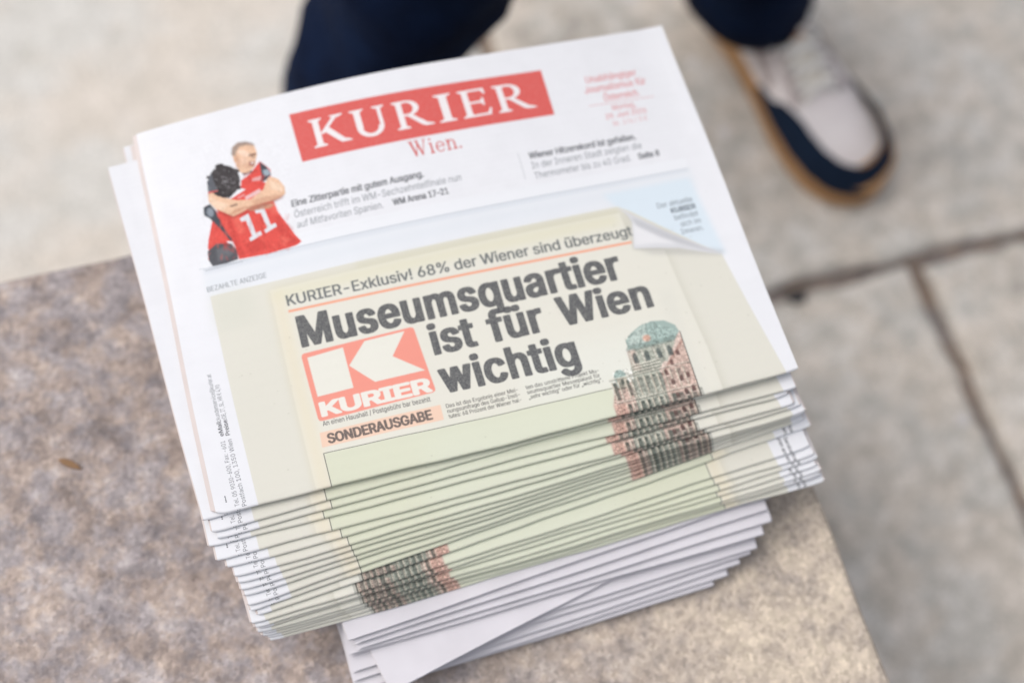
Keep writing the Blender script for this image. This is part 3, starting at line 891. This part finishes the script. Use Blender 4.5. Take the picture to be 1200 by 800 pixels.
def newspaper(loc, rz, i, label, flipped=False, blank=False, T=0.0022, W=0.315, D=0.2334, seed=0, fine=False, pages=4, group=None):
    r = random.Random(seed)
    root = empty('newspaper', (loc[0], loc[1], loc[2]), R(rz))
    tag(root, label, 'newspaper', group)
    ph = [r.uniform(0, 6.28) for _ in range(6)]
    c, s = math.cos(R(rz)), math.sin(R(rz))
    def warp(x, y, z, edge=1.0):
        wx, wy = loc[0] + x * c - y * s, loc[1] + x * s + y * c
        fy = max(0, 1 - abs(y) / .05)
        dy = edge * fy * (0.0005 * math.sin(x * 19 + ph[0]) + 0.00028 * math.sin(x * 53 + ph[1]) + .00012 * math.sin(x * 170 + ph[4]))
        bk = max(0, (y - .12) / .11)
        dx = 0.0003 * math.sin(y * 40 + ph[2])
        dz = (0.0 if blank else hump(wx, wy, i)) + 0.0007 * (math.sin(wx * 9 + i * .18) - .2 * math.sin(wx * 19 + i * .3)) * (0 if blank else 1)
        # rounded, slightly sagging front left and right corners
        if fine: dz += (mnoise.noise(Vector((x * 9, y * 9, 1.3))) * .0007 + mnoise.noise(Vector((x * 26, y * 22, 4.3))) * .00022) * min(1, y / .03 if y > 0 else 0)
        ex = min(x, W - x)
        if fy > 0 and ex < .007: dy += edge * fy * (1 - ex / .007) ** 2 * (.0016 if fine and x < .1 else .0006)
        dy += bk * 0.0004 * math.sin(x * 31 + ph[3])
        return (x + dx, y + dy, z + dz)
    nx = 40 if fine else 26
    prof = profile(D, T, 0.0, 24 if fine else 14)
    xs = sorted(set([0.0, .0015, .004, .007, W - .007, W - .004, W - .0015, W] + [W * k / nx for k in range(1, nx)]))
    V, U = [], []
    for x in xs:
        for (y, z, pg) in prof:
            V.append(warp(x, y, z))
            pu, pv = x / .315, (pg * 10000 - YB) / (2340 - YB)
            if flipped: pu, pv = 1 - x / .315, (-pg * 10000 - YB) / (2340 - YB)
            U.append((pu, pv))
    n = len(prof)
    Fc = []
    for a in range(len(xs) - 1):
        for q in range(n - 1):
            Fc.append((a * n + q, a * n + q + 1, (a + 1) * n + q + 1, (a + 1) * n + q))
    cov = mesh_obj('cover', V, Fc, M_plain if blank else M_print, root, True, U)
    # inner pages: nested folded sheets of real thickness, joined
    V, Fc = [], []
    nxi = 21
    for k in range(pages):
        t0 = 0.00022 + (T / 2 - 0.00028) * k / pages
        t1 = 0.00022 + (T / 2 - 0.00028) * (k + .62) / pages
        jl, jr, jb = (r.uniform(.0004, .0060) if blank else r.uniform(-.0013, .0005) if i > 1 else (-.00055 * k - r.uniform(0, .0003) if i == 0 else r.uniform(-.0008, .0002))), r.uniform(-.0012, .0006), r.uniform(-.0030, -.0006)
        if k == 0 and not blank: jl = jr = 0.0003
        if i == 0: jr = .0004
        outer = profile(D, T - 2 * t0, jb, 24 if fine else 14, 5); inn = profile(D, T - 2 * t1, jb, 24 if fine else 14, 5)
        po = [(y + t0, z - t0) for y, z, _ in outer]; pi = [(y + t1, z - t1) for y, z, _ in inn]
        ring = po + pi[::-1]
        m_ = len(ring); base = len(V)
        for a in range(nxi):
            x = jl + (W - jl - jr) * a / (nxi - 1)
            for (y, z) in ring: V.append(warp(x, y, z, .8))
        for a in range(nxi - 1):
            for q in range(m_):
                Fc.append((base + a * m_ + q, base + a * m_ + (q + 1) % m_, base + (a + 1) * m_ + (q + 1) % m_, base + (a + 1) * m_ + q))
        h_ = len(po)
        for q in range(h_ - 1):      # end caps between outer and inner line of the sheet
            for e in (0, nxi - 1):
                o_ = base + e * m_
                Fc.append((o_ + q, o_ + q + 1, o_ + m_ - 2 - q, o_ + m_ - 1 - q))
    inn = mesh_obj('inner_pages', V, Fc, M_insert if blank else M_inner, root, False)
    inn['kind'] = 'stuff'
    return root

A = [(0, 0, 0), (-0.0067, -0.0010, 3.2), (-0.0034, -0.0050, 1.35), (-0.0020, -0.0088, 0.75), (-0.0067, -0.0133, 0.65), (-0.0048, -0.0192, 1.44),
     (-0.0007, -0.0242, 1.99), (0.0023, -0.0273, 2.22), (0.0032, -0.0319, 3.03), (0.0039, -0.0337, 3.18), (0.0049, -0.0380, 3.86),
     (0.0054, -0.0418, 4.50), (0.0058, -0.0437, 4.60)]
Bp = [(0.0079, -0.0465, 4.49), (0.0045, -0.0490, 3.11), (0.0061, -0.0501, 2.66), (0.0065, -0.0509, 2.25), (0.0070, -0.0516, 1.97),
      (0.0077, -0.0524, 1.69), (0.0088, -0.0532, 1.56), (0.0101, -0.0541, 1.45), (0.0102, -0.0550, 1.29)]
ordn = ['first', 'second', 'third', 'fourth', 'fifth', 'sixth', 'seventh', 'eighth', 'ninth', 'tenth', 'eleventh', 'twelfth', 'thirteenth']
GRP = 'folded newspapers stacked on the stone block'
for i, (x, y, rz) in enumerate(A):
    if i == 0: lab = 'topmost newspaper of the stack, its whole front page with red title visible'
    elif i == 1: lab = 'newspaper right under the topmost one, turned so its left edge sticks out'
    elif i == len(A) - 1: lab = 'lowest of the newspapers whose folds show the building print at the right'
    else: lab = f'{ordn[i]} newspaper from the top of the stack, green fold with building print at right'
    newspaper((x, y + (0 if i < 2 else random.uniform(-.0011, .0011)), GZ - i * PITCH), rz + (0 if i < 2 else random.uniform(-.38, .38)), i, lab, seed=i + 3, fine=(i == 0), W=(.306 if i == 2 else .315), D=({1: .218, 2: .236}.get(i, .2334)), pages=5 if i < 3 else 4, group=GRP)
nA = len(A)
for j, (x, y, rz) in enumerate(Bp):
    if j == 0: lab = 'uppermost turned newspaper, building print at the left end of its green fold'
    elif j == len(Bp) - 1: lab = 'lowest turned newspaper, its printed fold lying on the blank white papers'
    else: lab = f'{ordn[j]} turned newspaper below the change, building print at the left of its fold'
    newspaper((x + random.uniform(-.001, .001), y + random.uniform(-.0007, .0007), GZ - (nA + j) * PITCH), rz + random.uniform(-.25, .25), nA + j, lab, flipped=True, seed=j + 40, group=GRP)

# blank-looking papers below, turned a quarter so their short open ends face the front; fold at the right
C = [(.2895, -.0465, 4.3, 'uppermost blank paper, its wide white margin showing under the printed folds'),
     (.2925, -.0530, 3.2, 'second blank white paper, just under the widest visible margin'),
     (.2935, -.0590, 2.3, 'blank white paper whose right corner sticks out farthest on the right'),
     (.2880, -.0640, 1.3, 'blank white paper lying directly on the most twisted one'),
     (.3003, -.0436, 12.0, 'most twisted blank paper, its front left corner reaching the bottom picture edge'),
     (.2835, -.0690, 2.0, 'blank paper under the most twisted one, pinkish page ends at the left'),
     (.2800, -.0705, 2.6, 'blank white paper, fourth from the bottom of the stack'),
     (.2730, -.0735, 3.2, 'blank white paper, third from the bottom of the stack'),
     (.2650, -.0770, 2.8, 'blank white paper lying on the very bottom one'),
     (.2570, -.0800, 1.8, 'bottom paper of the stack, resting on the stone block')]
z = GZ - (nA + len(Bp)) * PITCH - .0004
for k, (x, y, th, lab) in enumerate(C):
    newspaper((x, y, z), 90 + th, 30, lab, blank=True, T=.0029, W=.285, D=(.240 if k < 5 else x - .0475), seed=70 + k, pages=8, group=GRP)
    z -= .0036 if k != 9 else 0

# ------------------------------------------------------------------ person behind the block (dark trousers, pale shoes)
def cloth_material(name, c0, c1, scale=900, rough=.9):
    mt, nt, b = new_mat(name)
    tc = N(nt, 'ShaderNodeTexCoord')
    a_ = noise_node(nt, tc.outputs['Object'], 14, 3)
    f_ = noise_node(nt, tc.outputs['Object'], scale, 2)
    c = ramp(nt, a_, [(0.3, c0), (0.7, c1)])
    nt.links.new(c, b.inputs['Base Color'])
    b.inputs['Roughness'].default_value = rough
    b.inputs['Specular IOR Level'].default_value = .08
    bump(nt, b, f_, .4, .0006)
    return mt
M_navy = cloth_material('navy_cloth', (.0015, .004, .015), (.004, .013, .042))
M_navy_s = cloth_material('navy_suede', (.006, .012, .026), (.012, .022, .045))
M_shoe = cloth_material('pale_canvas', (.70, .64, .63), (.82, .78, .77))
M_stay = cloth_material('grey_pink_suede', (.40, .34, .33), (.50, .44, .43))
M_tongue = cloth_material('cream_canvas', (.66, .61, .53), (.78, .74, .66))
M_lace = cloth_material('lace_cord', (.74, .71, .66), (.84, .82, .78))
M_gum = cloth_material('gum_rubber', (.40, .22, .10), (.52, .31, .15), rough=.6)
M_skin = cloth_material('skin', (.48, .29, .21), (.56, .35, .26), rough=.55)
M_shirt = cloth_material('dark_grey_cloth', (.05, .05, .055), (.08, .08, .085))
M_hair = cloth_material('brown_hair', (.03, .018, .012), (.06, .04, .025))

person = empty('person', (.40, .58, 0))
tag(person, 'person in dark navy trousers and pale shoes with tan soles, standing behind the stack', 'person')
PO = Vector((.40, .58, 0))

def loft(name, sections, mat, parent, origin, n=28, cap0=True, cap1=True, fold=0.0, seed=1):
    """sections: (centre, rx, ry); cross-sections are horizontal-ish ellipses"""
    V, Fc = [], []
    r = random.Random(seed); ph = [r.uniform(0, 6.28) for _ in range(4)]
    for k, (cc, rx, ry) in enumerate(sections):
        for a in range(n):
            t_ = 2 * math.pi * a / n
            w = 1 + fold * (math.sin(3 * t_ + cc[2] * 25 + ph[0]) * .5 + math.sin(5 * t_ - cc[2] * 60 + ph[1]) * .35 + math.sin(2 * t_ + cc[2] * 90 + ph[2]) * .4)
            V.append(Vector((cc[0] + rx * w * math.cos(t_), cc[1] + ry * w * math.sin(t_), cc[2] + .004 * fold * 10 * math.sin(2 * t_ + ph[3]))) - origin)
    for k in range(len(sections) - 1):
        for a in range(n):
            Fc.append((k * n + a, k * n + (a + 1) % n, (k + 1) * n + (a + 1) % n, (k + 1) * n + a))
    if cap0: Fc.append(tuple(range(n))[::-1])
    if cap1: Fc.append(tuple(range((len(sections) - 1) * n, len(sections) * n)))
    return mesh_obj(name, V, Fc, mat, parent)

def interp(keys, m_=34):
    out = []
    zs = [k[0][2] for k in keys]
    for j in range(m_):
        z_ = zs[0] + (zs[-1] - zs[0]) * j / (m_ - 1)
        for a, b_ in zip(keys, keys[1:]):
            if a[0][2] <= z_ <= b_[0][2] + 1e-9:
                t_ = (z_ - a[0][2]) / (b_[0][2] - a[0][2]); t_ = t_ * t_ * (3 - 2 * t_) * .4 + t_ * .6
                out.append(((a[0][0] + (b_[0][0] - a[0][0]) * t_, a[0][1] + (b_[0][1] - a[0][1]) * t_, z_), a[1] + (b_[1] - a[1]) * t_, a[2] + (b_[2] - a[2]) * t_))
                break
    return out
# trousers: two legs and a seat joined into one garment mesh
legL = interp([((.165, .505, .060), .072, .074), ((.174, .500, .185), .055, .070), ((.222, .495, .262), .073, .080), ((.265, .490, .440), .080, .088), ((.330, .545, .760), .092, .100), ((.350, .565, .880), .105, .115)])
legR = interp([((.583, .560, .078), .064, .068), ((.575, .560, .160), .062, .070), ((.560, .545, .280), .066, .074), ((.530, .530, .470), .074, .082), ((.500, .555, .760), .092, .100), ((.478, .570, .880), .105, .115)])
seat = interp([((.414, .568, .800), .165, .120), ((.414, .570, .900), .172, .125), ((.414, .575, 1.00), .160, .112), ((.414, .578, 1.06), .155, .105)], 10)
tr = [loft('trousers', legL, M_navy, person, PO, fold=.10, seed=3), loft('t2', legR, M_navy, person, PO, fold=.06, seed=5), loft('t3', seat, M_navy, person, PO, n=36)]
bm = bmesh.new()
for o in tr: bm.from_mesh(o.data)
for o in tr: bpy.data.objects.remove(o)
bm_obj('trousers', bm, M_navy, person)
# body: one continuous skinned figure; forearms end in the trouser pockets
def skin_body():
    pts = [((.414, .575, .98), .125), ((.414, .580, 1.12), .120), ((.414, .590, 1.28), .135), ((.414, .595, 1.40), .105), ((.414, .590, 1.47), .055), ((.414, .580, 1.53), .055), ((.414, .570, 1.62), .080), ((.414, .575, 1.70), .074),
           ((.350, .565, .90), .085), ((.265, .490, .46), .055), ((.185, .510, .12), .036), ((.190, .440, .050), .034),
           ((.478, .570, .90), .085), ((.530, .530, .48), .055), ((.600, .580, .12), .036), ((.612, .500, .050), .034),
           ((.250, .600, 1.40), .058), ((.200, .640, 1.14), .044), ((.225, .560, .96), .030),
           ((.578, .600, 1.40), .058), ((.628, .640, 1.14), .044), ((.603, .560, .96), .030)]
    ed = [(0, 1), (1, 2), (2, 3), (3, 4), (4, 5), (5, 6), (6, 7), (0, 8), (8, 9), (9, 10), (10, 11), (0, 12), (12, 13), (13, 14), (14, 15), (3, 16), (16, 17), (17, 18), (3, 19), (19, 20), (20, 21)]
    me = bpy.data.meshes.new('body')
    me.from_pydata([tuple(Vector(p) - PO) for p, _ in pts], ed, [])
    o = bpy.data.objects.new('body', me); link(o)
    o.modifiers.new('skin', 'SKIN')
    for sv, (_, rr) in zip(me.skin_vertices[0].data, pts): sv.radius = (rr, rr * .8)
    me.skin_vertices[0].data[0].use_root = True
    sub = o.modifiers.new('sub', 'SUBSURF'); sub.levels = 2; sub.render_levels = 2
    dg = bpy.context.evaluated_depsgraph_get()
    m2 = bpy.data.meshes.new_from_object(o.evaluated_get(dg))
    o.modifiers.clear(); o.data = m2
    m2.polygons.foreach_set('use_smooth', [True] * len(m2.polygons))
    m2.materials.clear(); m2.materials.append(M_skin)
    o.parent = person
    return o
skin_body()
sh = interp([((.414, .575, .96), .178, .128), ((.414, .580, 1.12), .165, .118), ((.414, .590, 1.28), .190, .130), ((.414, .595, 1.39), .185, .115), ((.414, .592, 1.45), .085, .075), ((.414, .590, 1.475), .064, .062)], 26)
aL = interp([((.225, .560, .955), .042, .042), ((.200, .640, 1.14), .056, .056), ((.262, .600, 1.40), .070, .070)], 16)
aR = interp([((.603, .560, .955), .042, .042), ((.628, .640, 1.14), .056, .056), ((.566, .600, 1.40), .070, .070)], 16)
parts = [loft('shirt', s_, M_shirt, person, PO, fold=.02, seed=q, cap0=False) for q, s_ in enumerate((sh, aL, aR))]
bm = bmesh.new()
for o in parts: bm.from_mesh(o.data)
for o in parts: bpy.data.objects.remove(o)
bm_obj('shirt', bm, M_shirt, person)
bm = bmesh.new()
bmesh.ops.create_uvsphere(bm, u_segments=24, v_segments=16, radius=1)
for v_ in bm.verts:
    k = 1 + .05 * mnoise.noise(v_.co * 6)
    p = v_.co * k
    if p.y < -.2: p.z = max(p.z, .35)
    p.z = max(p.z, -.5)
    v_.co = Vector((.414 + p.x * .088, .585 + p.y * .105, 1.66 + p.z * .105)) - PO
bm_obj('hair', bm, M_hair, person)
for sx in (-1, 1):
    bm = bmesh.new(); bmesh.ops.create_uvsphere(bm, u_segments=14, v_segments=10, radius=1)
    for v_ in bm.verts: v_.co = Vector((.414 + sx * .030 + v_.co.x * .011, .500 + v_.co.y * .009, 1.635 + v_.co.z * .009)) - PO
    bm_obj('eye', bm, M_lace, person)
    bm = bmesh.new(); bmesh.ops.create_uvsphere(bm, u_segments=14, v_segments=10, radius=1)
    for v_ in bm.verts: v_.co = Vector((.414 + sx * .080 + v_.co.x * .008, .575 + v_.co.y * .018, 1.625 + v_.co.z * .030)) - PO
    bm_obj('ear', bm, M_skin, person)
bm = bmesh.new(); bmesh.ops.create_uvsphere(bm, u_segments=14, v_segments=10, radius=1)
for v_ in bm.verts: v_.co = Vector((.414 + v_.co.x * .012 * (1.3 - .5 * v_.co.z), .497 + v_.co.y * .018, 1.605 + v_.co.z * .024)) - PO
bm_obj('nose', bm, M_skin, person)

# shoe: local y runs from the heel (0) to the toe (L); mirrored for the other foot
def shoe(heel, ang, mirror):
    L = .305
    base = empty('shoe', Vector(heel) - PO, ang)
    base.parent = person
    sx = -1 if mirror else 1
    ws = [(0, .008, .008), (.006, .024, .024), (.02, .033, .033), (.05, .038, .038), (.10, .037, .035), (.15, .041, .038), (.20, .052, .045), (.235, .055, .046), (.265, .050, .042), (.288, .037, .032), (.300, .018, .018), (.305, .004, .006)]
    def width(y):
        for a, b_ in zip(ws, ws[1:]):
            if a[0] <= y <= b_[0]:
                t_ = (y - a[0]) / (b_[0] - a[0]); return a[1] + (b_[1] - a[1]) * t_, a[2] + (b_[2] - a[2]) * t_
        return ws[-1][1:]
    ys = [0, .002, .006, .013, .022] + [.035 + .0135 * k for k in range(18)] + [.276, .285, .292, .298, .302, .305]
    outl = [(-width(y)[0] * sx, y) for y in ys] + [(width(y)[1] * sx, y) for y in ys[::-1]]
    def slab(name, grow, z0, z1, mat, lip=.002, shift=0.0):
        bm = bmesh.new(); rings = []
        for g, z_ in ((grow - lip, z0), (grow, z0 + lip), (grow, z1 - lip), (grow - lip, z1)):
            ring = []
            for (x_, y_) in outl:
                cx_, cy_ = 0.0, L / 2
                dx_, dy_ = x_ - 0, y_ - min(max(y_, .04), L - .045)
                l_ = math.hypot(dx_, dy_) or 1
                toe = .010 * max(0, (y_ - .24) / .065) ** 2
                ring.append(bm.verts.new((x_ + shift + dx_ / l_ * g, y_ + dy_ / l_ * g, z_ + toe)))
            rings.append(ring)
        n_ = len(outl)
        for a, c_ in zip(rings, rings[1:]):
            for q in range(n_): bm.faces.new((a[q], a[(q + 1) % n_], c_[(q + 1) % n_], c_[q]))
        bm.faces.new(rings[0]); bm.faces.new(rings[-1])
        return bm_obj(name, bm, mat, base)
    slab('sole', .0025, .000, .034, M_gum, shift=-.003 * sx)
    # upper: dome cross-sections
    hs = [(0, .045), (.01, .070), (.03, .082), (.07, .083), (.10, .088), (.13, .084), (.17, .070), (.21, .056), (.25, .047), (.28, .040), (.298, .032), (.305, .026)]
    def height(y):
        for a, b_ in zip(hs, hs[1:]):
            if a[0] <= y <= b_[0]:
                t_ = (y - a[0]) / (b_[0] - a[0]); return a[1] + (b_[1] - a[1]) * t_
        return hs[-1][1]
    def dome(name, y0, y1, zlo, zmax, off, mat, bx=1.0, open_=False):
        V, Fc = [], []
        nn, ny_ = 17, 28
        for j in range(ny_):
            y = y0 + (y1 - y0) * j / (ny_ - 1)
            wl_, wr_ = width(y); hh = min(height(y) + off, zmax(y) if callable(zmax) else zmax)
            for a in range(nn):
                t_ = math.pi * a / (nn - 1)
                cx_ = math.cos(t_); sz = math.sin(t_) ** .75
                w_ = (wr_ if cx_ > 0 else wl_) + off - .001
                full = height(y) + off
                z_ = zlo + (full - zlo) * sz
                x_ = w_ * (abs(cx_) ** .8) * (1 if cx_ > 0 else -1) * sx
                if z_ > hh: z_ = hh
                V.append((x_, y + (off if y > L * .8 else (-off if y < .02 else 0)), z_))
        for j in range(ny_ - 1):
            for a in range(nn - 1):
                Fc.append((j * nn + a, j * nn + a + 1, (j + 1) * nn + a + 1, (j + 1) * nn + a))
        return mesh_obj(name, V, Fc, mat, base)
    dome('upper', .0005, .3045, .026, 1.0, 0.0, M_shoe)
    # navy toe guard and heel counter: bands that follow the outline, standing just proud of the upper
    def band(name, test, top, mat):
        V, Fc = [], []
        idx = [q for q, p in enumerate(outl) if test(p[1]) > 0]
        if test(0.0) > 0: idx = [q for q in idx if q >= len(outl) / 2] + [q for q in idx if q < len(outl) / 2]
        for q in idx:
            x_, y_ = outl[q]
            dx_, dy_ = x_, y_ - min(max(y_, .04), L - .05)
            l_ = math.hypot(dx_, dy_) or 1
            f_ = min(test(y_), 1) ** .6
            hh = .030 + (top - .030) * f_
            for k in range(6):
                t_ = k / 5
                g = .0028 - .016 * f_ * t_ * t_
                V.append((x_ + dx_ / l_ * g, y_ + dy_ / l_ * g, .031 + (hh - .031) * t_))
        for q in range(len(idx) - 1):
            for a in range(5): Fc.append((q * 6 + a, q * 6 + a + 1, (q + 1) * 6 + a + 1, (q + 1) * 6 + a))
        return mesh_obj(name, V, Fc, mat, base)
    band('toe_guard', lambda y: (y - .15) / .07, .060, M_navy_s)
    band('heel_counter', lambda y: (.07 - y) / .03, .070, M_navy_s)
    # overlaid panels: lace stays either side and a vamp seam
    def patch(name, fy, lo_, hi_, y0, y1, mat, off=.0016):
        V, Fc = [], []
        for j in range(20):
            y = y0 + (y1 - y0) * j / 19
            wl_, wr_ = width(y); hh_ = height(y)
            for a in range(7):
                t_ = lo_(y) + (hi_(y) - lo_(y)) * a / 6
                cx_ = math.cos(math.pi * t_); sz = math.sin(math.pi * t_) ** .75
                w_ = (wr_ if cx_ > 0 else wl_) - .001 + off
                V.append((w_ * abs(cx_) ** .8 * (1 if cx_ > 0 else -1) * sx, y, .026 + (hh_ + off - .026) * sz))
        for j in range(19):
            for a in range(6): Fc.append((j * 7 + a, j * 7 + a + 1, (j + 1) * 7 + a + 1, (j + 1) * 7 + a))
        mesh_obj(name, V, Fc, mat, base)
    patch('lace_stay', 0, lambda y: .30, lambda y: .40, .06, .205, M_stay)
    patch('lace_stay', 0, lambda y: .60, lambda y: .70, .06, .205, M_stay)
    patch('side_panel', 0, lambda y: .12, lambda y: .27 - .05 * (y - .07) / .1, .07, .17, M_stay)
    patch('side_panel', 0, lambda y: .73 + .05 * (y - .07) / .1, lambda y: .88, .07, .17, M_stay)
    # tongue and laces along the instep
    V, Fc = [], []
    for j in range(16):
        y = .075 + .125 * j / 15
        for a in range(7):
            u_ = (a - 3) / 3
            V.append((u_ * (.019 - .004 * j / 15), y, height(y) + .0035 - .006 * u_ * u_ + (.016 * (1 - j / 5) if j < 5 else 0)))
    for j in range(15):
        for a in range(6): Fc.append((j * 7 + a, j * 7 + a + 1, (j + 1) * 7 + a + 1, (j + 1) * 7 + a))
    mesh_obj('tongue', V, Fc, M_tongue, base)
    def tube(name, pts, rad, mat):
        V, Fc = [], []
        for k, p in enumerate(pts):
            p = Vector(p); d_ = (Vector(pts[min(k + 1, len(pts) - 1)]) - Vector(pts[max(k - 1, 0)])).normalized()
            u_ = d_.cross(Vector((0, 0, 1))); u_ = u_.normalized() if u_.length > .01 else Vector((1, 0, 0)); w_ = d_.cross(u_)
            for a in range(8):
                t_ = 2 * math.pi * a / 8; V.append(p + u_ * rad * math.cos(t_) + w_ * rad * math.sin(t_))
        for k in range(len(pts) - 1):
            for a in range(8): Fc.append((k * 8 + a, k * 8 + (a + 1) % 8, (k + 1) * 8 + (a + 1) % 8, (k + 1) * 8 + a))
        Fc.append(tuple(range(8))); Fc.append(tuple(range(len(V) - 8, len(V))))
        mesh_obj(name, V, Fc, mat, base)
    for j in range(6):
        y = .095 + .019 * j
        for s_ in (-1, 1):
            tube('lace', [(s_ * -.022, y, height(y) - .001), (0, y + .007, height(y) + .0075), (s_ * .022, y + .014, height(y + .014) - .001)], .0032, M_lace)
    for s_ in (-1, 1):
        tube('lace', [(0, .100, .096), (s_ * .022, .108, .101), (s_ * .036, .120, .094), (s_ * .026, .130, .088), (0, .104, .095)], .0022, M_lace)
        tube('lace', [(0, .102, .097), (s_ * .018, .125, .090), (s_ * .030, .150, .078)], .0022, M_lace)
    return base
# right-hand shoe in the picture: heel under the hem, toe towards the block
def ang_of(h, t_): d_ = Vector(t_) - Vector(h); return math.atan2(d_.y, d_.x) - math.pi / 2
shoe((.588, .642, 0), ang_of((.588, .642), (.637, .342)), False)
shoe((.150, .590, 0), ang_of((.150, .590), (.160, .300)), True)

# ------------------------------------------------------------------ small litter
M_leaf = cloth_material('dry_leaf', (.17, .10, .055), (.26, .165, .10))
M_dark = cloth_material('dark_pebble', (.03, .03, .032), (.07, .07, .075))
bm = bmesh.new()
cs = [(-.0075, 0, 0), (-.004, .0017, .0006), (.001, .0022, .0010), (.005, .0014, .0008), (.0085, 0, .0003), (.005, -.0013, .0007), (.0005, -.0020, .0009), (-.004, -.0015, .0005)]
top_ = [bm.verts.new((x, y, z_ + .0007)) for x, y, z_ in cs]; bot_ = [bm.verts.new((x, y, z_ * .4)) for x, y, z_ in cs]
bm.faces.new(top_); bm.faces.new(bot_[::-1])
for q in range(8): bm.faces.new((top_[q], bot_[q], bot_[(q + 1) % 8], top_[(q + 1) % 8]))
o = bm_obj('leaf_scrap', bm, M_leaf, smooth=False)
o.location = (-.0817, .0870, LZ + .0002); o.rotation_euler[2] = R(-38)
tag(o, 'tiny dry brown leaf scrap lying on the stone block left of the papers', 'leaf')
bm = bmesh.new(); bmesh.ops.create_icosphere(bm, subdivisions=2, radius=1)
for v_ in bm.verts:
    k = 1 + .3 * mnoise.noise(v_.co * 1.7); v_.co = Vector((v_.co.x * .010 * k, v_.co.y * .007 * k, max(v_.co.z * .004 * k + .0025, 0)))
o = bm_obj('pebble', bm, M_dark)
o.location = (.542, .262, 0.0005)
tag(o, 'small dark pebble on the paving beside the slab joint', 'pebble')
